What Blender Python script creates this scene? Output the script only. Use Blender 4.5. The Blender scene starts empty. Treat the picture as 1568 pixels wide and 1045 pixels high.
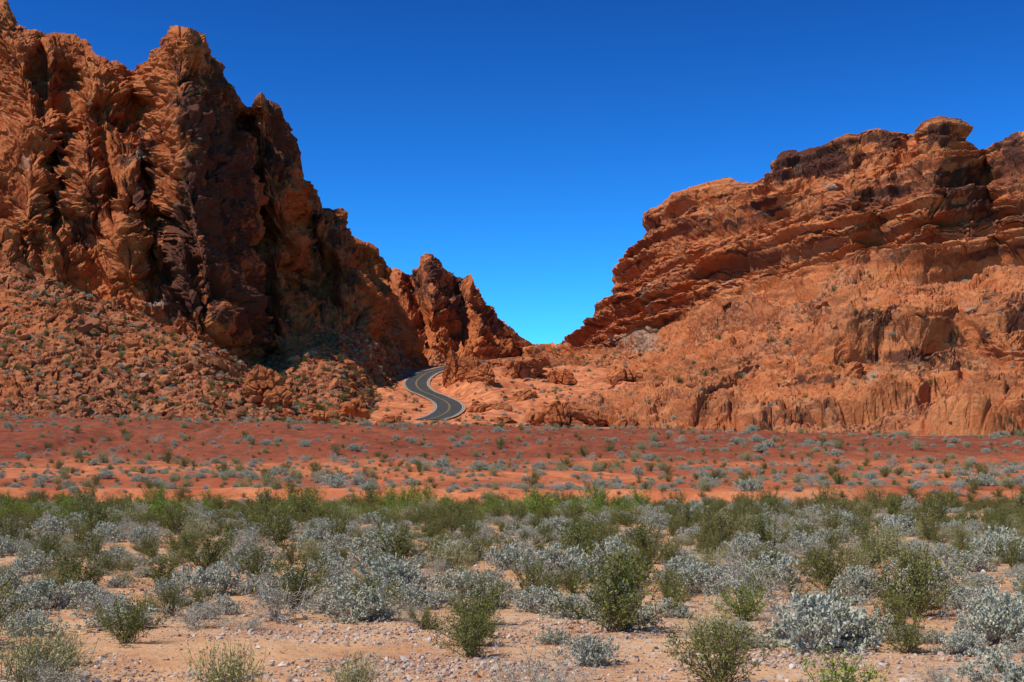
import bpy, math, random, time
import numpy as np
from mathutils import Vector
T0=time.time()
F=2178.0; HC=2.5; HY=725.0
rng=np.random.default_rng(7)
scene=bpy.context.scene
# ------------------------------------------------------------------ noise
_pr=np.random.default_rng(123)
PERM=np.concatenate([_pr.permutation(256)]*2).astype(np.int32)
G=_pr.normal(size=(256,3)).astype(np.float32); G/=np.linalg.norm(G,axis=1)[:,None]
RV=_pr.random((256,4)).astype(np.float32)
def _h(ix,iy,iz):
    return PERM[(PERM[(PERM[ix&255]+iy)&255]+iz)&255]
def perlin(P):
    P=np.asarray(P,np.float32); I=np.floor(P).astype(np.int32); f=P-I
    w=f*f*f*(f*(f*6-15)+10)
    out=np.zeros(len(P),np.float32)
    for a in (0,1):
        wa=w[:,0] if a else 1-w[:,0]
        for b in (0,1):
            wb=w[:,1] if b else 1-w[:,1]
            for c in (0,1):
                wc=w[:,2] if c else 1-w[:,2]
                g=G[_h(I[:,0]+a,I[:,1]+b,I[:,2]+c)]
                out+=wa*wb*wc*((f[:,0]-a)*g[:,0]+(f[:,1]-b)*g[:,1]+(f[:,2]-c)*g[:,2])
    return out*1.6
def fbm(P,o=4,gain=.5):
    s=0;a=1;t=0
    for i in range(o):
        s=s+a*perlin(P*(2.03**i)+i*17.3); t+=a; a*=gain
    return s/t*1.5
def ridged(P,o=3):
    s=0;a=1;t=0
    for i in range(o):
        s=s+a*(1-2*np.abs(perlin(P*(2.1**i)+i*31.7))); t+=a; a*=.5
    return s/t
def worley(P):
    P=np.asarray(P,np.float32); I=np.floor(P).astype(np.int32); f=P-I
    F1=np.full(len(P),9,np.float32); F2=F1.copy(); R=np.zeros(len(P),np.float32)
    TX=np.zeros(len(P),np.float32)
    for a in (-1,0,1):
        for b in (-1,0,1):
            for c in (-1,0,1):
                r=RV[_h(I[:,0]+a,I[:,1]+b,I[:,2]+c)]
                dx=a+r[:,0]-f[:,0]; dy=b+r[:,1]-f[:,1]; dz=c+r[:,2]-f[:,2]
                d=np.sqrt(dx*dx+dy*dy+dz*dz)
                m=d<F1
                F2=np.where(m,F1,np.minimum(F2,d)); 
                R=np.where(m,r[:,3],R)
                TX=np.where(m,dx*(r[:,0]-.5)+dy*(r[:,1]-.5)+dz*(r[:,2]-.5),TX)
                F1=np.where(m,d,F1)
    return F1,F2,R,TX
def sst(a,b,x):
    t=np.clip((x-a)/(b-a),0,1); return t*t*(3-2*t)
# ------------------------------------------------------------------ mesh helpers
def make_mesh(name,V,Fa,mats,smooth=False,attrs=None,fmat=None):
    me=bpy.data.meshes.new(name); V=np.asarray(V,np.float32); Fa=np.asarray(Fa,np.int32)
    n=Fa.shape[1]
    me.vertices.add(len(V)); me.vertices.foreach_set('co',V.ravel())
    me.loops.add(Fa.size); me.loops.foreach_set('vertex_index',Fa.ravel())
    me.polygons.add(len(Fa)); me.polygons.foreach_set('loop_start',np.arange(0,Fa.size,n,dtype=np.int32))
    for m in mats: me.materials.append(m)
    if fmat is not None: me.polygons.foreach_set('material_index',np.asarray(fmat,np.int32))
    me.update(calc_edges=True)
    me.polygons.foreach_set('use_smooth',np.full(len(Fa),smooth))
    if attrs:
        for k,v in attrs.items():
            a=me.attributes.new(k,'FLOAT','POINT'); a.data.foreach_set('value',np.asarray(v,np.float32))
    me.update()
    return me
def add_obj(name,me,parent=None):
    o=bpy.data.objects.new(name,me); scene.collection.objects.link(o)
    if parent: o.parent=parent
    return o
def grid_faces(nr,nc):
    i=np.arange(nr*nc).reshape(nr,nc)
    return np.stack([i[:-1,:-1],i[:-1,1:],i[1:,1:],i[1:,:-1]],-1).reshape(-1,4)
# ------------------------------------------------------------------ node helpers
class NT:
    def __init__(s,name):
        s.m=bpy.data.materials.new(name); s.m.use_nodes=True; s.t=s.m.node_tree; s.t.nodes.clear()
        s.out=s.t.nodes.new('ShaderNodeOutputMaterial'); s.b=s.t.nodes.new('ShaderNodeBsdfPrincipled')
        s.t.links.new(s.b.outputs[0],s.out.inputs[0]); s.b.inputs['Roughness'].default_value=.9
        s.b.inputs['Specular IOR Level'].default_value=.1
        s.pos=s.t.nodes.new('ShaderNodeNewGeometry').outputs['Position']
    def set(s,inp,v):
        if isinstance(v,bpy.types.NodeSocket): s.t.links.new(v,inp)
        else:
            if isinstance(v,(tuple,list)) and len(v)==3 and inp.type=='RGBA': v=(*v,1)
            inp.default_value=v
    def attr(s,n):
        a=s.t.nodes.new('ShaderNodeAttribute'); a.attribute_name=n; return a.outputs['Fac']
    def vmul(s,v,k):
        n=s.t.nodes.new('ShaderNodeVectorMath'); n.operation='MULTIPLY'; s.set(n.inputs[0],v); n.inputs[1].default_value=k; return n.outputs[0]
    def noise(s,scale,detail=4,rough=.55,vec=None,dist=0):
        n=s.t.nodes.new('ShaderNodeTexNoise'); n.inputs['Scale'].default_value=scale; n.inputs['Detail'].default_value=detail
        n.inputs['Roughness'].default_value=rough; n.inputs['Distortion'].default_value=dist
        s.t.links.new(vec or s.pos,n.inputs['Vector']); return n.outputs['Fac']
    def vor(s,scale,out='Distance',vec=None):
        n=s.t.nodes.new('ShaderNodeTexVoronoi'); n.inputs['Scale'].default_value=scale
        s.t.links.new(vec or s.pos,n.inputs['Vector']); return n.outputs[out]
    def math(s,op,a,b=0.0,c=None):
        n=s.t.nodes.new('ShaderNodeMath'); n.operation=op; s.set(n.inputs[0],a); s.set(n.inputs[1],b)
        if c is not None: s.set(n.inputs[2],c)
        return n.outputs[0]
    def ss(s,x,a,b,lo=0.0,hi=1.0):
        n=s.t.nodes.new('ShaderNodeMapRange'); n.interpolation_type='SMOOTHSTEP'; s.set(n.inputs['Value'],x)
        n.inputs['From Min'].default_value=a; n.inputs['From Max'].default_value=b
        n.inputs['To Min'].default_value=lo; n.inputs['To Max'].default_value=hi; return n.outputs[0]
    def mix(s,f,a,b,mode='MIX'):
        n=s.t.nodes.new('ShaderNodeMix'); n.data_type='RGBA'; n.blend_type=mode
        s.set(n.inputs[0],f); s.set(n.inputs[6],a); s.set(n.inputs[7],b); return n.outputs[2]
    def bump(s,h,strength=.5,dist=.3):
        n=s.t.nodes.new('ShaderNodeBump'); n.inputs['Strength'].default_value=strength; n.inputs['Distance'].default_value=dist
        s.t.links.new(h,n.inputs['Height']); s.t.links.new(n.outputs[0],s.b.inputs['Normal'])
    def color(s,c): s.set(s.b.inputs['Base Color'],c)
def rock_material(name,beds=0.0):
    m=NT(name)
    big=m.noise(.025,3); mid=m.noise(.18,4,.6); fine=m.noise(1.3,4,.65)
    if beds: c=m.mix(m.ss(big,.35,.65),(.58,.165,.050),(.46,.112,.035))
    else: c=m.mix(m.ss(big,.35,.65),(.51,.138,.040),(.37,.088,.028))
    c=m.mix(m.ss(mid,.40,.66),c,(.63,.225,.080) if beds else (.58,.19,.066))
    c=m.mix(m.ss(fine,.50,.74,0,.65),c,(.19,.055,.024))
    c=m.mix(m.math('MULTIPLY',m.attr('soil'),m.ss(fine,.3,.7,.25,.8)),c,(.65,.255,.105) if beds else (.55,.20,.085))
    if beds:
        bv=m.t.nodes.new('ShaderNodeCombineXYZ'); sx=m.t.nodes.new('ShaderNodeSeparateXYZ'); m.t.links.new(m.pos,sx.inputs[0])
        m.set(bv.inputs[2],m.attr('bed')); m.set(bv.inputs[0],m.math('MULTIPLY',sx.outputs[0],.015)); m.set(bv.inputs[1],m.math('MULTIPLY',sx.outputs[1],.015))
        st=m.noise(.36,3,.6,vec=bv.outputs[0]); st2=m.noise(1.1,2,.6,vec=bv.outputs[0])
        cl=m.ss(m.attr('cliff'),0,1,.38,1)
        brk=m.ss(m.noise(.09,3,.6),.38,.55,.35,1)
        cl=m.math('MULTIPLY',cl,brk)
        c=m.mix(m.math('MULTIPLY',m.ss(st,.5,.56),m.math('MULTIPLY',cl,.8)),c,(.20,.065,.036))
        c=m.mix(m.math('MULTIPLY',m.ss(st2,.55,.62),m.math('MULTIPLY',cl,.6)),c,(.66,.28,.13))
        c=m.mix(m.math('MULTIPLY',m.ss(st2,.38,.44,1,0),m.math('MULTIPLY',cl,.95)),c,(.10,.038,.027))
    vn=m.math('ADD',m.attr('varnish_shade'),m.math('MULTIPLY',m.math('SUBTRACT',m.noise(.22,5,.65,vec=m.vmul(m.pos,(1,1,.4))),.5),1.9))
    c=m.mix(m.ss(vn,.27,.48,0,.9),c,(.09,.034,.024))  # dark varnish colour; on the left wall it also paints in shade
    pn=m.math('ADD',m.attr('pale'),m.math('MULTIPLY',m.math('SUBTRACT',mid,.5),1.3))
    c=m.mix(m.ss(pn,.42,.68,0,.75),c,(.45,.30,.21))
    vc=m.vor(1.1,'Color')
    rn=m.math('MULTIPLY',m.attr('rubble'),m.ss(vc,.5,.65,0,.75))
    c=m.mix(rn,c,(.15,.055,.034))
    rn=m.math('MULTIPLY',m.attr('rubble'),m.ss(vc,.40,.30,0,.5))
    c=m.mix(rn,c,(.46,.23,.13))
    m.color(c)
    m.bump(m.noise(.9,6,.75),.9,1.1)
    return m.m
# ------------------------------------------------------------------ road path (world)
RP=np.array([(655,643,318),(676,636,334),(688,626,350),(684,616,367),(664,606,384),(645,598,398),(637,588,413),(643,578,427),(660,569,441),(690,562,462),(722,556,500),(765,551,560),(800,547,640)],float)
def cr(pts,n=24):
    out=[]
    P=np.vstack([2*pts[0]-pts[1],pts,2*pts[-1]-pts[-2]])
    for i in range(1,len(P)-2):
        for t in np.linspace(0,1,n,endpoint=False):
            out.append(.5*((2*P[i])+(-P[i-1]+P[i+1])*t+(2*P[i-1]-5*P[i]+4*P[i+1]-P[i+2])*t*t+(-P[i-1]+3*P[i]-3*P[i+1]+P[i+2])*t**3))
    out.append(P[-2]); return np.array(out)
rw=np.stack([RP[:,2]*(RP[:,0]-784)/F,RP[:,2],HC+RP[:,2]*(HY-RP[:,1])/F],1)
ROAD=cr(rw)
# ------------------------------------------------------------------ ground height
VD=[-400,0,104,107,110,140,175,230,246,262,300,330,430,480,560,640,720,800,1000,1600,9000]
VZ=[0,0,-.1,.1,1.1,1.8,3.6,9.2,10.6,10.7,12.2,15,33.5,37.5,44,54,62,69,58,10,0]
def gz(x,y):
    x=np.asarray(x,np.float32); y=np.asarray(y,np.float32)
    sh=x.shape; x=x.ravel(); y=y.ravel()
    P=np.stack([x,y,np.zeros_like(x)],1)
    wob=8*perlin(P*.03)+3*perlin(P*.13)+.8*perlin(P*.5)
    yy=y+np.where((y>60)&(y<260),wob*1.0,0)*sst(60,95,y)*(1-sst(230,260,y))
    z=np.interp(yy,VD,VZ).astype(np.float32)
    z+=-0.020*x*sst(150,240,y)*(1-sst(400,600,y))
    z+=.10*fbm(P*.12,3)+.035*fbm(P*.9,3)
    bank=sst(104,120,y)*(1-sst(300,340,y))
    g=np.abs(perlin(P*np.array([.045,.03,1],np.float32)+5.1))
    z-=bank*(1-sst(0,.12,g))*.6
    z+=bank*.8*fbm(P*.05+9,5,.6)
    far=sst(260,300,y)
    z+=far*3.2*fbm(P*.035+3,5,.6)*sst(255,420,y)
    m=(y>300)&(y<660)&(np.abs(x)<75)
    if m.any():
        xm=x[m];ym=y[m]; zz=z[m]; 
        best=np.full(len(xm),1e9,np.float32); bz=np.zeros(len(xm),np.float32)
        for q in ROAD[::3]:
            d=(xm-q[0])**2+(ym-q[1])**2
            k=d<best; best=np.where(k,d,best); bz=np.where(k,q[2],bz)
        w=1-sst(5.5,13,np.sqrt(best))
        z[m]=zz*(1-w)+(bz-.35)*w
    return z.reshape(sh)
# ------------------------------------------------------------------ ground sheet
rows=np.concatenate([np.linspace(-55,9.5,40),np.arange(10,60,.2),np.arange(60,130,.4),np.arange(130,262,.7),np.arange(262,520,1.3),np.arange(520,860,5),np.geomspace(860,9000,40)])
cols=np.concatenate([np.linspace(-1.6,-.47,50,endpoint=False),np.linspace(-.47,.47,640,endpoint=False),np.linspace(.47,1.6,50)])
YY,AA=np.meshgrid(rows,cols,indexing='ij'); XX=AA*(YY+62)*.92
ZZ=gz(XX,YY)
gm=NT('desert_soil')
sep=gm.t.nodes.new('ShaderNodeSeparateXYZ'); gm.t.links.new(gm.pos,sep.inputs[0])
n1=gm.noise(.35,4,.6); n2=gm.noise(4,4,.65); n3=gm.noise(.06,3)
sand=gm.mix(gm.ss(n1,.4,.65),(.58,.33,.165),(.46,.225,.105))
sand=gm.mix(gm.ss(n2,.5,.72,0,.6),sand,(.31,.18,.105))
grav=gm.vor(9,'Color'); 
sand=gm.mix(gm.math('MULTIPLY',gm.ss(n3,.42,.6),gm.ss(grav,.45,.7,0,.7)),sand,(.54,.44,.33))
red=gm.mix(gm.ss(n1,.38,.62),(.44,.125,.048),(.57,.205,.085))
red=gm.mix(gm.ss(gm.noise(.05,4,.6,vec=gm.vmul(gm.pos,(.35,1,1))),.42,.60,0,.85),red,(.30,.072,.031))
red=gm.mix(gm.ss(gm.noise(1.6,4,.7),.50,.68,0,.7),red,(.19,.068,.038))
yb=gm.math('ADD',sep.outputs[1],gm.math('MULTIPLY',gm.math('SUBTRACT',n3,.5),40))
c=gm.mix(gm.ss(yb,88,108),sand,red)
c=gm.mix(gm.ss(yb,160,200,0,.85),c,gm.mix(gm.ss(gm.noise(.4,5,.75),.38,.62),(.27,.067,.031),(.13,.042,.026)))
c=gm.mix(gm.ss(sep.outputs[1],250,300),c,gm.mix(gm.ss(n1,.35,.65),(.60,.225,.098),(.38,.11,.047)))
gm.color(c); gm.bump(gm.math('ADD',gm.noise(5,5,.7),gm.math('MULTIPLY',gm.noise(.8,4,.7),1.5)),.7,.12)
add_obj('desert_ground',make_mesh('desert_ground',np.stack([XX,YY,ZZ],-1).reshape(-1,3),grid_faces(*XX.shape),[gm.m],True))
print('ground',time.time()-T0)
# ------------------------------------------------------------------ mountains
def seg_field(px,py,lines):
    out=np.zeros(px.shape,np.float32)
    for pts,w,amp in lines:
        best=np.full(px.shape,1e9,np.float32)
        for (x1,y1),(x2,y2) in zip(pts[:-1],pts[1:]):
            dx,dy=x2-x1,y2-y1; L=dx*dx+dy*dy
            t=np.clip(((px-x1)*dx+(py-y1)*dy)/L,0,1)
            best=np.minimum(best,(px-x1-t*dx)**2+(py-y1-t*dy)**2)
        out+=amp*np.exp(-best/(w*w))
    return out
def blobs(px,py,L):
    out=np.zeros(px.shape,np.float32)
    for cx,cy,rx,ry,a in L: out=np.maximum(out,a*np.exp(-(((px-cx)/rx)**2+((py-cy)/ry)**2)**1.5))
    return out
def normals(P):
    du=np.gradient(P,axis=1); dv=np.gradient(P,axis=0)
    n=np.cross(du,dv); n/=np.linalg.norm(n,axis=-1,keepdims=True)+1e-9
    if n[P.shape[0]//2,:,1].mean()>0: n=-n
    return n
def blur(A,r):
    for ax in (0,1):
        pad=[(0,0)]*3; pad[ax]=(r+1,r)
        c=np.cumsum(np.pad(A,pad,mode='edge'),axis=ax,dtype=np.float64)
        n=2*r+1
        A=(np.take(c,range(n,c.shape[ax]),axis=ax)-np.take(c,range(0,c.shape[ax]-n),axis=ax))/n
    return A
SURF={}
def mountain(name,us,curves,nseg,lines,style,varn_shade,pale,mat,ci):
    us=np.asarray(us,float); D=[];Z=[]
    for c in curves:
        c=np.array(c,float); D.append(np.interp(us,c[:,0],c[:,1])); py=np.interp(us,c[:,0],c[:,2]); Z.append(HC+D[-1]*(HY-py)/F)
    Dg=[];Zg=[];K=[]
    for k in range(len(curves)-1):
        for t in np.linspace(0,1,nseg[k],endpoint=(k==len(curves)-2)):
            Dg.append(D[k]*(1-t)+D[k+1]*t); Zg.append(Z[k]*(1-t)+Z[k+1]*t); K.append(k+t)
    Dg=np.array(Dg);Zg=np.array(Zg);K=np.array(K)[:,None]*np.ones(len(us))
    def sm(A,it=1):
        for _ in range(it):
            B=A.copy(); B[12:-12]=(A[:-24]+A[12:-12]*2+A[24:])/4; A=B
        return A
    top=len(curves)-2
    w=sst(.0,.35,np.abs(K-top))
    Dg=Dg*(1-w)+sm(Dg,2)*w; Zg=Zg*(1-w)+sm(Zg,2)*w
    PX=np.broadcast_to(us,Dg.shape); PY=HY-(Zg-HC)/Dg*F
    front=sst(0,.5,K)*(1-sst(top+.3,top+1,K))
    mac=seg_field(PX,PY,lines)*front
    P0=np.stack([Dg*(PX-784)/F,Dg,Zg],-1)
    cliff=sst(ci-.25,ci+.15,K)*(1-sst(top+.5,top+1,K))
    Q=P0.reshape(-1,3).astype(np.float32)
    warp=np.stack([perlin(Q*.03),perlin(Q*.03+50),perlin(Q*.03+90)],1)
    Qw=Q+warp*7
    sh=Dg.shape
    if style!='right':
        Qw[:,0]+=Qw[:,2]*.35
        r=ridged(Qw*np.array([1/36,1/60,1/85],np.float32),2).reshape(sh)
        mac=mac+(r-.2)*(3+8*cliff)*front*.85
    else:
        r=fbm(Qw*np.array([1/60,1/60,1/60],np.float32),3).reshape(sh)
        mac=mac+r*(7-4*cliff)*front
        r=ridged(Qw*np.array([1/34,1/45,1/20],np.float32)+9,3).reshape(sh); mac=mac+(r-.1)*4.5*front*(1-cliff)
    sc=(Dg-mac)/Dg
    P=np.stack([P0[...,0]*sc,P0[...,1]-mac,HC+(Zg-HC)*sc],-1)
    N=blur(normals(blur(P,14)),12); N/=np.linalg.norm(N,axis=-1,keepdims=True)+1e-9
    Qb=Q
    Q=P.reshape(-1,3).astype(np.float32)
    cf=cliff.ravel()
    if style!='right':
        W2=np.stack([perlin(Qb*.11),perlin(Qb*.11+50),perlin(Qb*.11+90)],1)
        L=Qb+W2*1.2; L[:,0]+=L[:,2]*.25
        bed=Q[:,2].copy()
        sc3=lambda a,b,c:np.array([1/a,1/b,1/c],np.float32)
        cr1=np.abs(perlin(L*sc3(14,24,70)+3)); cr2=np.abs(perlin(L*sc3(6,10,26)+13)); cr3=np.abs(perlin(L*sc3(16,24,11)+33))
        rug=fbm(L*sc3(17,26,26)+2,6,.62)*8
        F1,F2,R,TX=worley(L*sc3(11,17,15))
        A=(R-.5)*3.2+TX*2.6-np.exp(-cr1/.045)*4.0-np.exp(-cr3/.03)*1.6
        F1,F2,R,TX=worley(L*sc3(4.6,7,5.5)+7)
        B=(R-.5)*2.0+TX*1.5-np.exp(-cr2/.06)*1.5
        F1,F2,R,TX=worley((Qb+W2)*sc3(1.9,2.6,2.0)+3)
        C=(R-.5)*1.1+TX*1.0
        disp=A*(.15+.85*cf)+rug*(.22+.78*cf)+B*(.3+.7*cf)+C*(.85+.15*cf)
    else:
        W2=np.stack([perlin(Qb*.11),perlin(Qb*.11+50),perlin(Qb*.11+90)],1)
        Qw=Qb+W2*1.6
        bed=Q[:,2]-.13*Q[:,0]+1.2*perlin(Qb*.015)+.35*perlin(Qb*.1)
        b1=np.stack([Qb[:,0]*.007,Qb[:,1]*.007,bed/8.5],1); b2=np.stack([Qb[:,0]*.014,Qb[:,1]*.014,bed/2.8],1)
        s1=np.tanh(perlin(b1)*8); s2=np.tanh(perlin(b2+40)*7)
        F1,F2,R,TX=worley(np.stack([Qw[:,0]/14,Qw[:,1]/18,bed/7],1))
        A=(R-.5)*1.7+TX*1.3-(1-sst(0,.06,F2-F1))*1.3
        F1,F2,R,TX=worley(np.stack([Qw[:,0]/5.2,Qw[:,1]/7,bed/2.2],1)+11)
        B=(R-.5)*1.4+TX*1.0-(1-sst(0,.08,F2-F1))*.5
        F1,F2,R,TX=worley(Qw/np.array([2.0,2.8,1.1],np.float32)+3)
        C=(R-.5)*.9+TX*.8
        patch=sst(-.3,.15,fbm(Qb*.02+4,3))
        mx_=np.maximum(patch,cf)
        rug=fbm(np.stack([Qw[:,0]/18,Qw[:,1]/26,Qw[:,2]/9],1)+2,6,.62)
        disp=(s1*2.8+s2*1.7)*(cf*1.1+(1-cf)*(.3+patch*.8))+A*(.35+.65*mx_)+B*(.35+.65*mx_)+C+rug*(1.6+2.6*(1-cf))
    disp=disp.reshape(sh)*sst(0,.12,K)
    hz=np.exp(-((K-top)/.22)**2)
    disp=disp*(1-.4*hz)
    Nd=N.copy()
    Nd[...,2]*=(1-.55*hz)
    P=P+Nd*disp[...,None]
    PX2=784+P[...,0]/P[...,1]*F; PY2=HY-(P[...,2]-HC)/P[...,1]*F
    N2=normals(P)
    va=blobs(PX2,PY2,varn_shade); pa=blobs(PX2,PY2,pale)
    rub=(1-cliff)*sst(-.05,.3,fbm(Qb*.03+8,3).reshape(sh)+(.25 if style=='left' else .0))
    at=dict(varnish_shade=va.ravel(),pale=pa.ravel(),cliff=cf,bed=bed,soil=(np.clip(sst(.55,.9,N2[...,2])*.8+(.15 if style!='right' else .3)*(1-cliff),0,1)).ravel(),rubble=rub.ravel())
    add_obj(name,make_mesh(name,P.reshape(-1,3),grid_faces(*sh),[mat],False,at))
    SURF.setdefault(style,[]).append((P,N,cliff,K,top))
    print(name,sh,time.time()-T0)
rockL=rock_material('varnish_shade_sandstone'); rockR=rock_material('bedded_sandstone',1)
skyL=[(-600,-60),(-200,0),(-60,20),(0,0),(8,20),(20,38),(40,44),(75,48),(100,52),(130,62),(150,85),(180,92),(196,112),(215,105),(235,72),(258,42),(272,37),(288,40),(305,52),(320,77),(345,107),(365,142),(378,162),(392,146),(400,141),(412,148),(435,170),(452,197),(461,230),(463,278),(485,292),(490,315),(520,321),(528,347),(545,362),(575,378),(588,400),(600,432),(620,485),(645,530),(668,560),(690,590),(705,620)]
dR=np.array([(-600,420),(-200,430),(0,430),(200,425),(280,420),(400,450),(462,482),(520,495),(600,505),(660,515),(705,515)],float)
ridgeL=[(u,np.interp(u,dR[:,0],dR[:,1]),p) for u,p in skyL]
backL=[(u,np.interp(u,dR[:,0],dR[:,1])+90,p+170 if p<500 else 700) for u,p in skyL]
C0=[(-600,240,690),(0,250,655),(300,258,660),(460,275,662),(560,305,662),(600,360,650),(625,440,600),(650,470,590),(705,480,625)]
C05=[(-600,295,540),(0,298,520),(100,300,530),(200,303,560),(300,305,580),(400,315,600),(460,330,598),(520,345,592),(560,362,600),(600,408,596),(625,455,582),(650,482,574),(705,490,622)]
C1=[(-600,340,380),(0,343,395),(100,346,420),(200,345,468),(300,343,515),(350,347,545),(400,368,560),(450,390,520),(520,415,500),(560,428,515),(600,450,535),(650,492,562),(705,497,620)]
C2=[(-600,392,150),(0,388,190),(100,386,220),(200,374,270),(290,365,270),(350,382,330),(400,410,380),(460,440,400),(520,458,410),(600,478,480),(650,504,548),(705,506,620)]
linesL=[([(25,70),(60,200),(40,330)],32,10),([(105,110),(95,230),(85,330)],16,-9),([(150,110),(130,300)],28,8),([(205,130),(222,250),(255,420)],13,-10),
 ([(272,60),(300,250),(330,500)],60,13),([(345,160),(360,300)],14,-6),([(380,190),(400,340),(412,545)],15,-17),([(425,170),(452,280)],20,8),([(470,340),(488,480)],13,-9),
 ([(535,380),(565,520)],24,8),([(180,300),(200,420)],18,7),([(225,330),(240,450)],9,-8),([(600,450),(640,550)],14,6),([(440,300),(440,420)],16,7),([(505,400),(510,470)],9,-7),
 ([(0,330),(60,400)],20,-6),([(150,160),(175,330)],9,-8),([(260,260),(310,460)],10,-6),([(60,60),(70,180)],9,-7),([(300,120),(320,260)],10,-6)]
varnShadeL=[(335,300,70,230,.7),(300,400,80,130,.65),(290,150,35,90,.45),(350,160,35,90,.6),(430,220,35,80,.6),(390,480,35,90,.6),(130,330,60,80,.3),(210,260,35,110,.45),(60,120,60,90,.2),(170,180,60,80,.25),(540,430,50,60,.3),(500,350,50,50,.35),(460,430,50,60,.3),(70,350,60,40,.3)]  # rock varnish plus painted shade darkening the wall that faces away from the sun
paleL=[(240,465,25,8,.75),(215,235,10,14,.7),(40,240,10,30,.5),(225,620,16,14,.55),(420,385,8,6,.6),(20,310,20,20,.5)]
usL=np.concatenate([np.linspace(-600,-40,70,endpoint=False),np.linspace(-40,705,760)])
mountain('sandstone_mountain',usL,[C0,C05,C1,C2,ridgeL,backL],[130,160,220,210,40],linesL,'left',varnShadeL,paleL,rockL,2)
skyC=[(480,420),(560,425),(600,415),(612,412),(622,422),(645,410),(651,388),(662,390),(672,410),(688,420),(705,430),(717,421),(726,440),(732,460),(748,466),(756,486),(780,498),(800,515),(812,524),(826,536),(840,548),(860,570)]
ridC=[(u,680 if u<700 else 680+(u-700)*.5,p) for u,p in skyC]
bkC=[(u,d+90,p+100) for u,d,p in ridC]
F0=[(480,500,640),(650,505,600),(720,540,580),(800,640,565),(860,700,575)]
F1_=[(480,560,540),(650,560,545),(700,580,548),(760,620,545),(800,680,543),(830,720,546),(860,730,572)]
F2_=[(480,620,470),(600,620,475),(650,615,465),(700,630,490),(760,670,515),(800,710,530),(830,740,542),(860,740,571)]
linesC=[([(610,430),(640,520)],12,8),([(655,400),(668,480)],14,14),([(632,430),(650,520)],9,-12),([(695,430),(705,520)],9,-10),([(722,440),(735,530)],12,10),([(770,500),(780,540)],12,6)]
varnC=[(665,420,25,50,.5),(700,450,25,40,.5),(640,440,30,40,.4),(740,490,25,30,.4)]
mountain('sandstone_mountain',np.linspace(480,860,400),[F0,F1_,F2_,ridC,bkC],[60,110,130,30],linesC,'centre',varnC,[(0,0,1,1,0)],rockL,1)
skyR=[(800,560),(820,546),(838,538),(862,532),(880,518),(905,500),(922,468),(940,455),(946,420),(957,398),(985,350),(986,334),(1000,322),(1030,305),(1035,296),(1060,288),(1100,272),(1118,271),(1130,276),(1150,281),(1174,268),(1180,250),(1192,232),(1205,225),(1225,229),(1260,220),(1298,204),(1315,204),(1340,192),(1380,199),(1402,212),(1408,198),(1422,183),(1438,175),(1462,185),(1478,198),(1490,216),(1510,236),(1525,221),(1548,203),(1568,199),(1640,190),(1800,230),(2200,200)]
dd=np.array([(800,720),(860,660),(950,570),(1000,548),(1180,510),(1300,490),(1568,450),(2200,420)],float)
rdR=[(u,np.interp(u,dd[:,0],dd[:,1]),p) for u,p in skyR]
bkR=[(u,d+110,p+130 if p<480 else p+40) for u,d,p in rdR]
A0=[(800,640,600),(840,420,640),(900,320,660),(1000,275,668),(1200,262,668),(1400,258,672),(1568,255,678),(2200,250,680)]
A1=[(800,670,575),(840,520,585),(900,400,606),(1000,345,612),(1100,325,606),(1200,316,602),(1300,312,596),(1400,310,594),(1568,306,590),(2200,300,580)]
A2=[(800,690,560),(840,580,566),(900,480,572),(1000,415,560),(1100,378,540),(1200,360,528),(1300,350,505),(1400,346,508),(1568,340,500),(2200,330,480)]
A3=[(800,705,552),(840,620,552),(900,545,552),(1000,490,522),(1100,458,482),(1200,440,444),(1290,425,412),(1400,410,415),(1500,402,425),(1568,395,415),(2200,380,400)]
A4=[(800,712,549),(840,640,545),(880,600,540),(905,570,525),(950,535,470),(1000,512,420),(1100,482,370),(1200,462,330),(1300,442,300),(1400,426,300),(1500,418,305),(1568,410,300),(2200,400,300)]
linesR=[([(1180,240),(1190,300)],24,6),([(1300,210),(1300,400)],18,5),([(1340,290),(1335,400)],14,-4),([(1440,190),(1420,330)],30,8),([(1500,240),(1530,380)],20,-7),([(1390,215),(1375,290)],14,-5),
 ([(1310,490),(1420,480),(1390,540)],42,11),([(1420,585),(1330,590)],18,-3),([(1200,570),(1300,565)],22,6),([(1080,580),(1010,650)],16,-4),([(1130,560),(1060,640)],20,7),([(1500,470),(1560,540)],30,8),([(1440,540),(1480,600)],16,-5),
 ([(1150,470),(1230,500)],24,5),([(960,470),(1010,500)],18,-5),([(1060,300),(1080,380)],18,4),([(1260,600),(1400,625)],16,6),([(1230,645),(1350,650)],8,-3),([(1160,640),(1000,640)],14,5),([(1500,620),(1560,640)],16,5),([(1200,510),(1270,530)],16,5),([(1020,560),(1120,545)],16,5)]
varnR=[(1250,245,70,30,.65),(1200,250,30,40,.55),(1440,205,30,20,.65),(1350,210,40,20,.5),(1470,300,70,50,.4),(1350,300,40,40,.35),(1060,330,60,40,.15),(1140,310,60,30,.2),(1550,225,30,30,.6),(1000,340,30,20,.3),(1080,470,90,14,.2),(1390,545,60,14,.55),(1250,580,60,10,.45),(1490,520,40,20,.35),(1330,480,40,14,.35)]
paleR=[(1275,285,25,10,.6),(985,520,45,25,.75),(990,460,20,30,.6),(1335,580,20,20,.6),(1220,260,20,16,.4),(940,520,20,20,.5),(1170,340,15,30,.3)]
usR=np.concatenate([np.linspace(800,1600,800),np.linspace(1610,2200,70)])
mountain('sandstone_mountain',usR,[A0,A1,A2,A3,A4,rdR,bkR],[100,100,120,160,170,30],linesR,'right',varnR,paleR,rockR,3)
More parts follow.
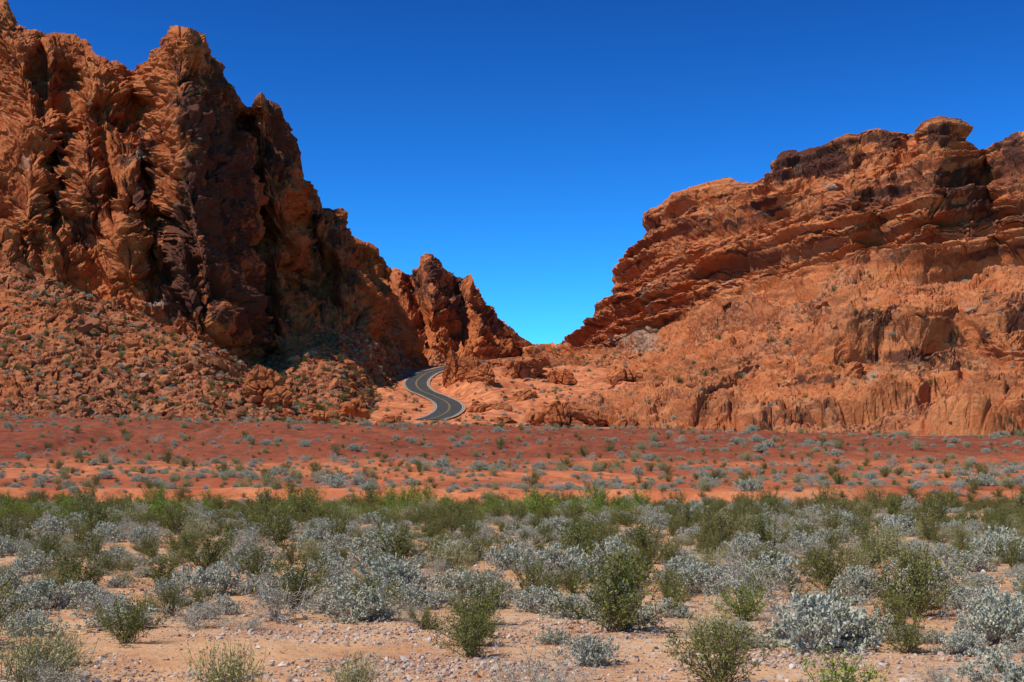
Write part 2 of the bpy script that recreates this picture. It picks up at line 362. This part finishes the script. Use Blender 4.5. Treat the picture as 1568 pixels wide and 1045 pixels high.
# ------------------------------------------------------------------ road
def strip(path,off0,off1,lift,uv=None):
    t=np.gradient(path,axis=0)[:,:2]; t/=np.linalg.norm(t,axis=1)[:,None]; n=np.stack([t[:,1],-t[:,0]],1)
    V=[]
    for o in (off0,off1):
        p=path.copy(); p[:,:2]+=n*o; p[:,2]+=lift; V.append(p)
    V=np.stack(V,1).reshape(-1,3); return V,grid_faces(len(path),2)
am=NT('asphalt'); am.color(am.mix(am.ss(am.noise(.6,4,.6),.3,.7),(.042,.044,.045),(.07,.067,.064))); am.bump(am.noise(30,4),.3,.01)
sm_=NT('shoulder_gravel'); sm_.color(sm_.mix(sm_.ss(sm_.noise(2,4,.7),.3,.7),(.46,.28,.18),(.30,.17,.11))); sm_.bump(sm_.noise(8,4,.7),.8,.1)
wm=NT('white_line_paint'); wm.color(wm.mix(wm.ss(wm.noise(3,4),.3,.7),(.6,.6,.58),(.4,.4,.38)))
ym=NT('yellow_line_paint'); ym.color(ym.mix(ym.ss(ym.noise(3,4),.3,.7),(.45,.32,.08),(.26,.2,.09)))
road=bpy.data.objects.new('paved_road',None); scene.collection.objects.link(road)
for nm,a,b,l,mt in [('shoulder_left',-4.0,-3.4,-.02,sm_),('shoulder_right',3.4,4.0,-.02,sm_),('carriageway',-3.4,3.4,.0,am),('edge_line_left',-3.28,-3.16,.012,wm),('edge_line_right',3.16,3.28,.012,wm),('centre_line_left',-.17,-.08,.012,ym),('centre_line_right',.08,.17,.012,ym)]:
    V,Fa=strip(ROAD,a,b,l); add_obj(nm,make_mesh(nm,V,Fa,[mt.m],True),road)
# ------------------------------------------------------------------ boulders / rock protos
bpy.ops.mesh.primitive_ico_sphere_add(subdivisions=6,radius=1); ico=bpy.context.object
me=ico.data; IV=np.empty(len(me.vertices)*3,np.float32); me.vertices.foreach_get('co',IV); IV=IV.reshape(-1,3)
IF=np.array([p.vertices[:] for p in me.polygons]); bpy.data.objects.remove(ico)
bpy.ops.mesh.primitive_ico_sphere_add(subdivisions=2,radius=1); ico=bpy.context.object
me=ico.data; SV=np.array([v.co[:] for v in me.vertices],np.float32); SF=np.array([p.vertices[:] for p in me.polygons]); bpy.data.objects.remove(ico)
def chip(V,rg,k=9,depth=(.45,.8)):
    V=V.copy()
    for _ in range(k):
        n=rg.normal(size=3); n/=np.linalg.norm(n); d=rg.uniform(*depth)
        s=V@n; V-=np.where(s>d,s-d,0)[:,None]*n
    return V
def outcrop(name,px,py,d,w,h,seed,depth=None):
    rg=np.random.default_rng(seed)
    V=chip(IV,rg,12,(.5,.85)); S=w/2/F*d
    V=V*np.array([S,depth or S*.8,h/F*d*.72])
    X=d*(px-784)/F; zb=float(gz(np.array([X]),np.array([d]))[0]); zb=max(zb-1.0,HC+d*(HY-py)/F-1.0)
    V+=np.array([X,d,zb+h/F*d*.28]); V=V.astype(np.float32)
    q=V.copy(); q=q+1.0*np.stack([perlin(q*.2),perlin(q*.2+9),perlin(q*.2+30)],1)
    c=V.mean(0); n=V-c; n/=np.linalg.norm(n,axis=1)[:,None]
    sc=max(S/6,.45)
    F1,F2,R,TX=worley(q/(3.2*sc)); a=((R-.5)*1.3+TX*1.6-(1-sst(0,.13,F2-F1))*.9)*sc
    F1,F2,R,TX=worley(q/(1.1*sc)+5); a+=((R-.5)*.4+TX*.4-(1-sst(0,.15,F2-F1))*.2)*sc
    V=V+n*a[:,None]
    z=len(V); va=np.clip(.05+.2*(V[:,2]-c[2])/(h/F*d),0,1)
    add_obj(name,make_mesh(name,V,IF,[rockR if px>740 else rockL],False,dict(varnish_shade=va*.8,pale=np.zeros(z),cliff=np.ones(z)*(.3 if px>740 else 1),bed=V[:,2],soil=np.ones(z)*.3,rubble=np.zeros(z))))
for i,a in enumerate([(694,600,405,44,64,0),(718,600,400,44,44,0),(740,604,392,50,30,0),(795,598,420,80,38,0),(768,588,445,60,28,0),(822,588,460,54,26,0),(868,655,300,110,56,0),(826,652,305,60,40,0),(908,652,310,56,36,0),(755,632,345,76,22,0),(730,655,300,50,16,0),(640,658,285,40,10,0),(400,605,300,60,60,0),(428,618,295,50,40,0),(490,640,280,60,26,0),(235,640,275,50,26,0),(330,620,290,60,26,0),(545,625,300,50,22,0),(600,645,290,50,16,0),(955,605,400,90,28,0),(890,575,500,70,20,0),(960,655,290,60,22,0),(105,480,325,50,26,0),(160,625,280,70,24,0),(1010,620,330,60,20,0),(860,605,410,70,26,0),(770,655,310,60,22,0),(800,628,365,50,22,0),(846,580,480,40,18,0),(715,575,450,50,26,0)]):
    px,py,d,w,h,_=a; outcrop('rock_outcrop',px,py,d,w,h,100+i)
print('outcrops',time.time()-T0)
# ------------------------------------------------------------------ instancing
def instancer(name,pts,rot,scl,idx,coll,mat=None):
    me=bpy.data.meshes.new(name); me.vertices.add(len(pts)); me.vertices.foreach_set('co',np.asarray(pts,np.float32).ravel())
    a=me.attributes.new('rot','FLOAT_VECTOR','POINT'); a.data.foreach_set('vector',np.asarray(rot,np.float32).ravel())
    a=me.attributes.new('scl','FLOAT_VECTOR','POINT'); a.data.foreach_set('vector',np.asarray(scl,np.float32).ravel())
    a=me.attributes.new('idx','INT','POINT'); a.data.foreach_set('value',np.asarray(idx,np.int32))
    o=add_obj(name,me)
    ng=bpy.data.node_groups.new(name,'GeometryNodeTree')
    ng.interface.new_socket('Geometry',in_out='INPUT',socket_type='NodeSocketGeometry'); ng.interface.new_socket('Geometry',in_out='OUTPUT',socket_type='NodeSocketGeometry')
    N=ng.nodes; L=ng.links; gi=N.new('NodeGroupInput'); go=N.new('NodeGroupOutput'); ip=N.new('GeometryNodeInstanceOnPoints'); ci=N.new('GeometryNodeCollectionInfo')
    ci.inputs['Collection'].default_value=coll; ci.inputs['Separate Children'].default_value=True; ci.inputs['Reset Children'].default_value=True
    def na(n,t):
        x=N.new('GeometryNodeInputNamedAttribute'); x.data_type=t; x.inputs['Name'].default_value=n; return x.outputs[0]
    ip.inputs['Pick Instance'].default_value=True
    L.new(gi.outputs[0],ip.inputs['Points']); L.new(ci.outputs[0],ip.inputs['Instance']); L.new(na('idx','INT'),ip.inputs['Instance Index'])
    L.new(na('rot','FLOAT_VECTOR'),ip.inputs['Rotation']); L.new(na('scl','FLOAT_VECTOR'),ip.inputs['Scale']); L.new(ip.outputs[0],go.inputs[0])
    md=o.modifiers.new('scatter','NODES'); md.node_group=ng
    return o
def proto_coll(name,meshes):
    c=bpy.data.collections.new(name)
    for i,m in enumerate(meshes):
        o=bpy.data.objects.new(f'{name}_{i:02d}',m); c.objects.link(o)
    return c
def objrand(m):
    o=m.t.nodes.new('ShaderNodeObjectInfo'); return o.outputs['Random']
rb=NT('talus_boulder'); r=objrand(rb)
c=rb.mix(r,(.28,.085,.035),(.54,.19,.078)); c=rb.mix(rb.ss(r,.66,.76,0,.75),c,(.15,.055,.034)); c=rb.mix(rb.ss(r,.95,.97,0,.6),c,(.46,.27,.17)); c=rb.mix(rb.ss(rb.noise(2,3,.6),.45,.7,0,.6),c,(.20,.066,.032)); rb.color(c)
gv=NT('pale_gravel'); r=objrand(gv)
c=gv.mix(gv.ss(r,0,.6),(.50,.42,.33),(.38,.24,.16)); c=gv.mix(gv.ss(r,.7,1),c,(.60,.53,.44)); c=gv.mix(gv.ss(gv.noise(20,3),.4,.7,0,.4),c,(.26,.18,.135)); gv.color(c)
def rockmesh(n,mat,seed,sq=(1,.8,.6)):
    rg=np.random.default_rng(seed); V=chip(SV,rg,8,(.4,.8))*np.array(sq)*rg.uniform(.8,1.2,3)
    V+=rg.normal(size=V.shape)*.03; return make_mesh(n,V,SF,[mat],False)
BC=proto_coll('boulder_kinds',[rockmesh('boulder',rb.m,i) for i in range(6)])
GC=proto_coll('gravel_kinds',[rockmesh('pebble',gv.m,20+i,(1,.8,.5)) for i in range(5)])
def pick(key,n,wfun,sl=None):
    out=[]
    for (P,N2,cl,K,top) in SURF[key]:
        w=wfun(P,N2,cl,K,top).ravel(); w=np.clip(w,0,None)
        du=np.linalg.norm(np.gradient(P,axis=1),axis=-1).ravel(); dv=np.linalg.norm(np.gradient(P,axis=0)[...,:2],axis=-1).ravel()
        w=w*du*dv; w/=w.sum(); i=rng.choice(len(w),n,p=w); out.append(P.reshape(-1,3)[i])
    return np.concatenate(out)
tal=lambda P,N,cl,K,t:(1-cl)*(N[...,2]>.35)*(K>.05)*(K<t)*(np.abs(P[...,0])<P[...,1]*.42)
b=np.concatenate([pick('left',5500,tal),pick('right',2000,tal),pick('centre',350,tal)])
n=len(b); s=.30*(1/np.clip(rng.random(n),.012,1))**.45; s=np.clip(s,.28,2.4)
gx=rng.uniform(-75,75,900); gy=rng.uniform(248,420,900); b=np.concatenate([b,np.stack([gx,gy,gz(gx,gy)],1)]); s=np.concatenate([s,rng.uniform(.25,1.3,900)])
dm=np.min(np.hypot(b[:,None,0]-ROAD[None,::6,0],b[:,None,1]-ROAD[None,::6,1]),1); k=dm>6; b=b[k]; s=s[k]; n=len(b)
instancer('talus_boulders',b-np.array([0,0,.1]),rng.uniform(0,6.28,(n,3))*np.array([.1,.1,1]),s[:,None]*rng.uniform(.7,1.3,(n,3)),rng.integers(0,6,n),BC)
n=75000; d=17/np.sqrt(rng.uniform(.045,1.25,n)); a=rng.uniform(-.42,.42,n); x=d*a; P=np.stack([x,d,0*x],1)
m=fbm(P*.16+2,3)+.25*perlin(P*.7)
for gx,gy,rx,ry in [(-2.3,22.3,2.6,1.6),(-1.3,18.6,1.6,1.0),(3.7,19.6,1.6,1.0),(1.2,23.5,1.6,1.0),(-6,17.4,1.2,.7),(7,22,2,1.2),(-12,33,5,1.6)]:
    m=np.maximum(m,.75*np.exp(-(((x-gx)/rx)**2+((d-gy)/ry)**2))+.12*perlin(P*1.5))
m-=.5*np.exp(-(((x+4.4)/2.6)**2+((d-20)/1.3)**2))
k=rng.random(n)<np.clip(.10+1.5*m,.03,1); x=x[k];d=d[k];n=len(x)
s=.016/np.clip(rng.random(n),.03,1)**.42*np.clip(d/26,1,2.2)
instancer('gravel',np.stack([x,d,gz(x,d)+s*.1],1),rng.uniform(0,6.28,(n,3))*np.array([.15,.15,1]),np.repeat(s[:,None],3,1),rng.integers(0,5,n),GC)
# ------------------------------------------------------------------ shrubs
def leafmat(name,c1,c2,c3,trans=.2):
    m=NT(name); a=m.attr('tone'); r=objrand(m)
    c=m.mix(a,c1,c2); c=m.mix(m.math('MULTIPLY',r,.75),c,c3); m.color(c); m.b.inputs['Roughness'].default_value=.7
    return m.m
def stemmat(name,c1,c2):
    m=NT(name); m.color(m.mix(m.attr('tone'),c1,c2)); return m.m
LM={'creosote':leafmat('creosote_leaf',(.075,.09,.014),(.21,.22,.04),(.19,.165,.04)),
    'bright':leafmat('fresh_green_leaf',(.11,.17,.014),(.27,.35,.035),(.23,.28,.035)),
    'bursage':leafmat('bursage_leaf',(.29,.29,.21),(.56,.54,.42),(.38,.36,.24)),
    'snake':leafmat('snakeweed_leaf',(.22,.20,.06),(.46,.41,.15),(.37,.35,.17)),
    'dry':leafmat('dry_leaf',(.34,.30,.21),(.56,.50,.37),(.40,.35,.24))}
SM={'dark':stemmat('dark_stem',(.09,.065,.045),(.18,.13,.09)),'grey':stemmat('grey_stem',(.28,.24,.18),(.50,.46,.37)),'tan':stemmat('tan_stem',(.20,.16,.09),(.34,.28,.17))}
def shrub(kind,seed):
    rg=np.random.default_rng(seed); segs=[]; lv=[]
    def branch(p,dirv,L,r,ns,curl,up):
        pts=[p]; d=dirv/np.linalg.norm(dirv)
        for i in range(ns):
            d=d+rg.normal(size=3)*curl+np.array([0,0,up]); d/=np.linalg.norm(d)
            q=pts[-1]+d*L/ns; q[2]=max(q[2],.01); segs.append((pts[-1],q,r*(1-.7*i/ns),r*(1-.7*(i+1)/ns))); pts.append(q)
        return pts,d
    def leaves(a,b,n,spread,ll,lw):
        t=rg.random((n,1)); c=a*(1-t)+b*t+rg.normal(size=(n,3))*spread
        for q in c: lv.append((q,ll*rg.uniform(.6,1.4),lw*rg.uniform(.6,1.3)))
    def dirn(tilt):
        az=rg.uniform(0,6.283); return np.array([math.sin(tilt)*math.cos(az),math.sin(tilt)*math.sin(az),math.cos(tilt)])
    if kind in('creosote','bright'):
        for i in range(24):
            tl=rg.uniform(.05,1.2); pts,d=branch(rg.normal(size=3)*[.06,.06,0],dirn(tl),rg.uniform(.65,1.0),.010,5,.13,.05)
            for j in range(1,6):
                for k in range(3 if j>1 else 2):
                    q,dd_=branch(pts[j],d+rg.normal(size=3)*.8+np.array([0,0,.15]),rg.uniform(.12,.3),.004,1,.2,.05)
                    leaves(q[0],q[1],9,.03,.046,.024)
    elif kind=='bursage':
        lobes=[(rg.normal(size=2)*.12,rg.uniform(.8,1.1)) for _ in range(3)]
        for i in range(90):
            lo,ls=lobes[i%3]
            tl=math.acos(rg.uniform(.02,1)); dv=dirn(tl); L=.50*ls*(1-.08*math.cos(tl))*rg.uniform(.82,1.08)
            pts,d=branch(rg.normal(size=3)*[.05,.05,0]+[lo[0],lo[1],.02],dv,L,.006,3,.12,.03)
            for j in (2,3):
                for k in range(3):
                    q,_=branch(pts[j],d+rg.normal(size=3)*.6,rg.uniform(.04,.10),.003,1,.1,.05)
                    leaves(q[0],q[1],9,.018,.044,.024)
    elif kind=='snake':
        for i in range(130):
            tl=abs(rg.normal())*.6; pts,d=branch(rg.normal(size=3)*[.12,.12,0],dirn(min(tl,1.3)),rg.uniform(.4,.75),.005,3,.07,.02)
            for j in (1,2,3): leaves(pts[j-1],pts[j],6,.025,.055,.013)
    elif kind=='dry':
        for i in range(26):
            tl=rg.uniform(.1,1.35); pts,d=branch(rg.normal(size=3)*[.05,.05,0],dirn(tl),rg.uniform(.5,.8),.009,5,.22,.03)
            for j in range(2,6):
                for k in range(3):
                    q,d2=branch(pts[j],d+rg.normal(size=3)*.8,rg.uniform(.12,.28),.0045,2,.25,.03)
                    branch(q[1],d2+rg.normal(size=3)*.8,.1,.003,1,.2,.02)
                    if rg.random()<.5: leaves(q[1],q[2],4,.02,.04,.018)
    A=np.array([s[0] for s in segs]);B=np.array([s[1] for s in segs]);ra=np.array([s[2] for s in segs]);rb_=np.array([s[3] for s in segs])
    ra=np.maximum(ra,.0025);rb_=np.maximum(rb_,.0022)
    D=B-A; D/=np.linalg.norm(D,axis=1)[:,None]+1e-9; U=np.cross(D,[.31,.22,.92]); U/=np.linalg.norm(U,axis=1)[:,None]+1e-9; W=np.cross(D,U)
    ring=[]
    for k in range(3):
        c,s=math.cos(k*2.094),math.sin(k*2.094); ring.append((A+(U*c+W*s)*ra[:,None],B+(U*c+W*s)*rb_[:,None]))
    sv=np.stack([ring[0][0],ring[1][0],ring[2][0],ring[0][1],ring[1][1],ring[2][1]],1).reshape(-1,3); nb=len(segs)
    base=(np.arange(nb)*6)[:,None]
    sf=np.concatenate([base+np.array([[0,1,4,3]]),base+np.array([[1,2,5,4]]),base+np.array([[2,0,3,5]])])
    st=np.repeat(rg.random(nb),6)
    C=np.array([l[0] for l in lv]); ll=np.array([l[1] for l in lv]); lw=np.array([l[2] for l in lv]); n=len(C)
    C[:,2]=np.maximum(C[:,2],.01)
    out=C/(np.linalg.norm(C,axis=1)[:,None]+1e-6)
    d1=rg.normal(size=(n,3))+out*.8+np.array([0,0,.5]); d1/=np.linalg.norm(d1,axis=1)[:,None]; d2=np.cross(d1,rg.normal(size=(n,3))); d2/=np.linalg.norm(d2,axis=1)[:,None]
    lvv=np.stack([C-d1*ll[:,None]*.5,C+d2*lw[:,None]*.5,C+d1*ll[:,None]*.5,C-d2*lw[:,None]*.5],1).reshape(-1,3)
    lf=(np.arange(n)*4)[:,None]+np.arange(4)[None]+len(sv)
    lt=np.repeat(rg.random(n),4)
    stem={'creosote':SM['dark'],'bright':SM['dark'],'bursage':SM['grey'],'snake':SM['tan'],'dry':SM['grey']}[kind]
    return make_mesh(kind,np.concatenate([sv,lvv]),np.concatenate([sf,lf]),[stem,LM[kind]],False,dict(tone=np.concatenate([st,lt])),np.concatenate([np.zeros(len(sf)),np.ones(n)]))
KIND={}; protos=[]
for kind,cnt in [('creosote',4),('bright',2),('bursage',5),('snake',2),('dry',3)]:
    KIND[kind]=[]
    for i in range(cnt):
        m=shrub(kind,1000+len(protos)); KIND[kind].append(len(protos)); protos.append(m)
SC=proto_coll('shrub_kinds',protos)
print('shrubs',time.time()-T0)
NM={'creosote':'creosote_bush','bright':'green_desert_bush','bursage':'white_bursage','snake':'snakeweed_bush','dry':'dry_twig_shrub'}
UW={'creosote':1.7,'bright':1.7,'bursage':1.15,'snake':1.1,'dry':1.35}
near=[('creosote',195,985,120,1),('creosote',718,1003,125,1),('creosote',815,908,95,1.1),('creosote',312,872,115,1),('creosote',1102,1050,200,.85),('bright',1140,945,115,.9),('creosote',1392,992,100,1.1),
('creosote',1262,885,95,.9),('creosote',950,905,105,1.1),('creosote',702,868,60,1.1),('creosote',520,832,72,1.1),('creosote',612,858,62,1),('creosote',1090,852,55,1),('bright',1290,1090,170,.9),
('snake',545,1068,120,.9),('snake',350,1082,180,.9),('snake',50,1040,190,.8),('snake',95,1015,100,.9),('bursage',72,928,115,1),('bursage',172,868,72,1),('bursage',322,908,120,1),('dry',420,945,165,.9),('dry',300,958,110,.7),('bursage',532,948,130,1),
('bursage',612,905,130,1),('bursage',692,908,105,1),('bursage',502,882,80,1),('bursage',905,892,105,.9),('bursage',962,952,110,.8),('bursage',1032,942,72,.9),('bursage',897,1008,95,1.2),('bursage',1292,975,130,1.1),('bursage',1305,915,95,1.1),
('bursage',1468,992,95,1),('bursage',1548,1060,150,1),('bursage',1052,905,110,1),('bursage',1150,852,82,1),('dry',805,1078,170,.9),('bursage',880,942,105,.9),('dry',1230,950,80,1),('bursage',1530,965,105,1),('dry',1440,1045,90,.7),('creosote',1555,870,80,1),('dry',870,1068,110,.8),('bursage',18,905,80,1),('dry',80,1050,120,.7),('bursage',640,925,90,.9),('bursage',455,905,100,.9),('bursage',1390,930,100,.9)]
placed=[]
for i,(k,px,py,w,hs) in enumerate(near):
    d=F*HC/(py-HY); x=d*(px-784)/F; s=w/F*d/UW[k]
    o=add_obj(NM[k],protos[KIND[k][i%len(KIND[k])]]); o.location=(x,d,float(gz(np.array([x]),np.array([d]))[0])-.02)
    o.rotation_euler=(rng.normal()*.05,rng.normal()*.05,rng.uniform(0,6.28)); o.scale=(s,s*rng.uniform(.9,1.1),s*hs)
    placed.append((x,d,w/F*d*.42))
pts=[];sc=[];ix=[]
cell={}
def ok(x,y,r,f=.8):
    cx,cy=int(x//3),int(y//3)
    for a in (-1,0,1):
        for b_ in (-1,0,1):
            for (u,v,q) in cell.get((cx+a,cy+b_),()):
                if (u-x)**2+(v-y)**2<((q+r)*f)**2: return False
    cell.setdefault((cx,cy),[]).append((x,y,r)); return True
for p in placed: cell.setdefault((int(p[0]//3),int(p[1]//3)),[]).append(p)
def bare(px,py):
    for cx,cy,rx,ry in [(300,992,190,26),(540,985,130,28),(640,1030,120,30),(1180,1010,80,20),(1000,1000,60,25),(1330,1040,60,20),(480,965,80,14),(800,950,40,20),(560,960,100,10),(1440,790,120,6),(430,845,40,10),(960,815,60,8)]:
        if ((px-cx)/rx)**2+((py-cy)/ry)**2<1: return True
    return False
for t in range(12000):
    d=math.sqrt(rng.uniform(20**2,108**2)); x=d*rng.uniform(-.46,.46)
    px=784+x/d*F; py=HY+HC/d*F
    if bare(px,py): continue
    pn=float(perlin(np.array([[x*.07,d*.07,0]]))[0])
    far=min(max((d-50)/45,0),1)
    u=rng.random(); pg=.31+.27*far
    k='creosote' if u<pg else 'bursage' if u<.82 else 'dry' if u<.92 else 'snake'
    if d>72 and ((-34<x<-2) or perlin(np.array([[x*.05,d*.02,3.3]]))[0]>.25) and rng.random()<.4: k='bright'
    w=.55+min(rng.exponential(.42),1.3) if k in('bursage','dry','snake') else .8+min(rng.exponential(.75),2.0)
    if pn<-.25 and rng.random()<.6: continue
    if not ok(x,d,w*.42+rng.exponential(.05+.12*(1-far)),.82): continue
    s=w/UW[k]; pts.append((x,d,0)); sc.append((s,s,s*rng.uniform(.65,1.2))); ix.append(rng.choice(KIND[k]))
n0=len(pts)
for t in range(10500):
    d=math.sqrt(rng.uniform(108**2,262**2)); x=d*rng.uniform(-.42,.42)
    dens=.95 if d<185 else .35
    if rng.random()>dens or perlin(np.array([[x*.05,d*.03,7.7]]))[0]*1.0>rng.random(): continue
    u=rng.random(); k='bursage' if u<.42 else 'creosote' if u<.64 else 'dry' if u<.76 else 'snake'; w=.5+min(rng.exponential(.5),1.9)
    if not ok(x,d,w*.42+rng.exponential(.65)): continue
    s=w/UW[k]; pts.append((x,d,0)); sc.append((s,s,s*rng.uniform(.7,1.2))); ix.append(rng.choice(KIND[k]))
for t in range(900):
    d=rng.uniform(262,450); x=rng.uniform(-75,90); w=rng.uniform(.6,1.7); k=['bursage','creosote','snake'][rng.integers(0,3)]
    if np.min(np.hypot(x-ROAD[::6,0],d-ROAD[::6,1]))<5.5: continue
    s=w/UW[k]; pts.append((x,d,0)); sc.append((s,s,s)); ix.append(rng.choice(KIND[k]))
pts=np.array(pts); pts[:,2]=gz(pts[:,0],pts[:,1])-.02
n=len(pts); rot=np.stack([rng.normal(size=n)*.06,rng.normal(size=n)*.06,rng.uniform(0,6.28,n)],1)
instancer('desert_scrub',pts,rot,np.array(sc),ix,SC); print('scrub',n0,n)
wf=lambda P,N,cl,K,t:(1-.93*cl)*(N[...,2]>.4)*(K>.05)*(K<t)*(np.abs(P[...,0])<P[...,1]*.42)
b=np.concatenate([pick('left',1500,wf),pick('right',700,wf),pick('centre',200,wf)]); n=len(b); s=rng.uniform(.6,1.6,n)[:,None]*np.ones(3)
dm=np.min(np.hypot(b[:,None,0]-ROAD[None,::6,0],b[:,None,1]-ROAD[None,::6,1]),1); k=dm>7; b=b[k]; s=s[k]; n=len(b)
instancer('hillside_scrub',b,np.stack([0*b[:,0],0*b[:,0],rng.uniform(0,6.28,n)],1),s,rng.choice(KIND['creosote']+KIND['bursage']+KIND['snake'],n),SC)
# ------------------------------------------------------------------ light
S=Vector((-.52,-.27,.80)).normalized()
sl=bpy.data.lights.new('sun','SUN'); sl.energy=5.0; sl.angle=math.radians(.5); sl.color=(1,.94,.84)
so=add_obj('sun',sl); so.rotation_euler=S.to_track_quat('Z','Y').to_euler()
w=bpy.data.worlds.new('World'); scene.world=w; w.use_nodes=True; nt=w.node_tree; nt.nodes.clear()
sk=nt.nodes.new('ShaderNodeTexSky'); sk.sky_type='NISHITA'; sk.sun_disc=False; sk.sun_elevation=math.asin(S.z); sk.sun_rotation=math.atan2(S.x,S.y)
sk.altitude=1000; sk.air_density=1.0; sk.dust_density=.0; sk.ozone_density=3
def gamma(v):
    g=nt.nodes.new('ShaderNodeGamma'); g.inputs[1].default_value=v; return g
def mult(c):
    m=nt.nodes.new('ShaderNodeMix'); m.data_type='RGBA'; m.blend_type='MULTIPLY'; m.inputs[0].default_value=1; m.inputs[7].default_value=(*c,1); m.clamp_result=False; return m
g1=gamma(1.5); m1=mult((.35*.07,1.15*.07,1.05*.07)); g2=gamma(1.6); m2=mult((17,7.8,10.0))
bg=nt.nodes.new('ShaderNodeBackground'); bg.inputs[1].default_value=.1; wo=nt.nodes.new('ShaderNodeOutputWorld')
L=nt.links
L.new(sk.outputs[0],g1.inputs[0]); L.new(g1.outputs[0],m1.inputs[6]); L.new(m1.outputs[2],g2.inputs[0]); L.new(g2.outputs[0],m2.inputs[6]); L.new(m2.outputs[2],bg.inputs[0]); L.new(bg.outputs[0],wo.inputs[0])
# ------------------------------------------------------------------ camera
cd=bpy.data.cameras.new('camera'); cam=add_obj('camera',cd); cam.location=(0,0,HC); cam.rotation_euler=(math.radians(90),0,0)
cd.lens=50; cd.sensor_width=36; cd.shift_y=(HY-522.5)/1568; cd.clip_start=.1; cd.clip_end=20000; scene.camera=cam
scene.view_settings.view_transform='Standard'; scene.view_settings.look='None'; scene.view_settings.exposure=0
print('done',time.time()-T0)
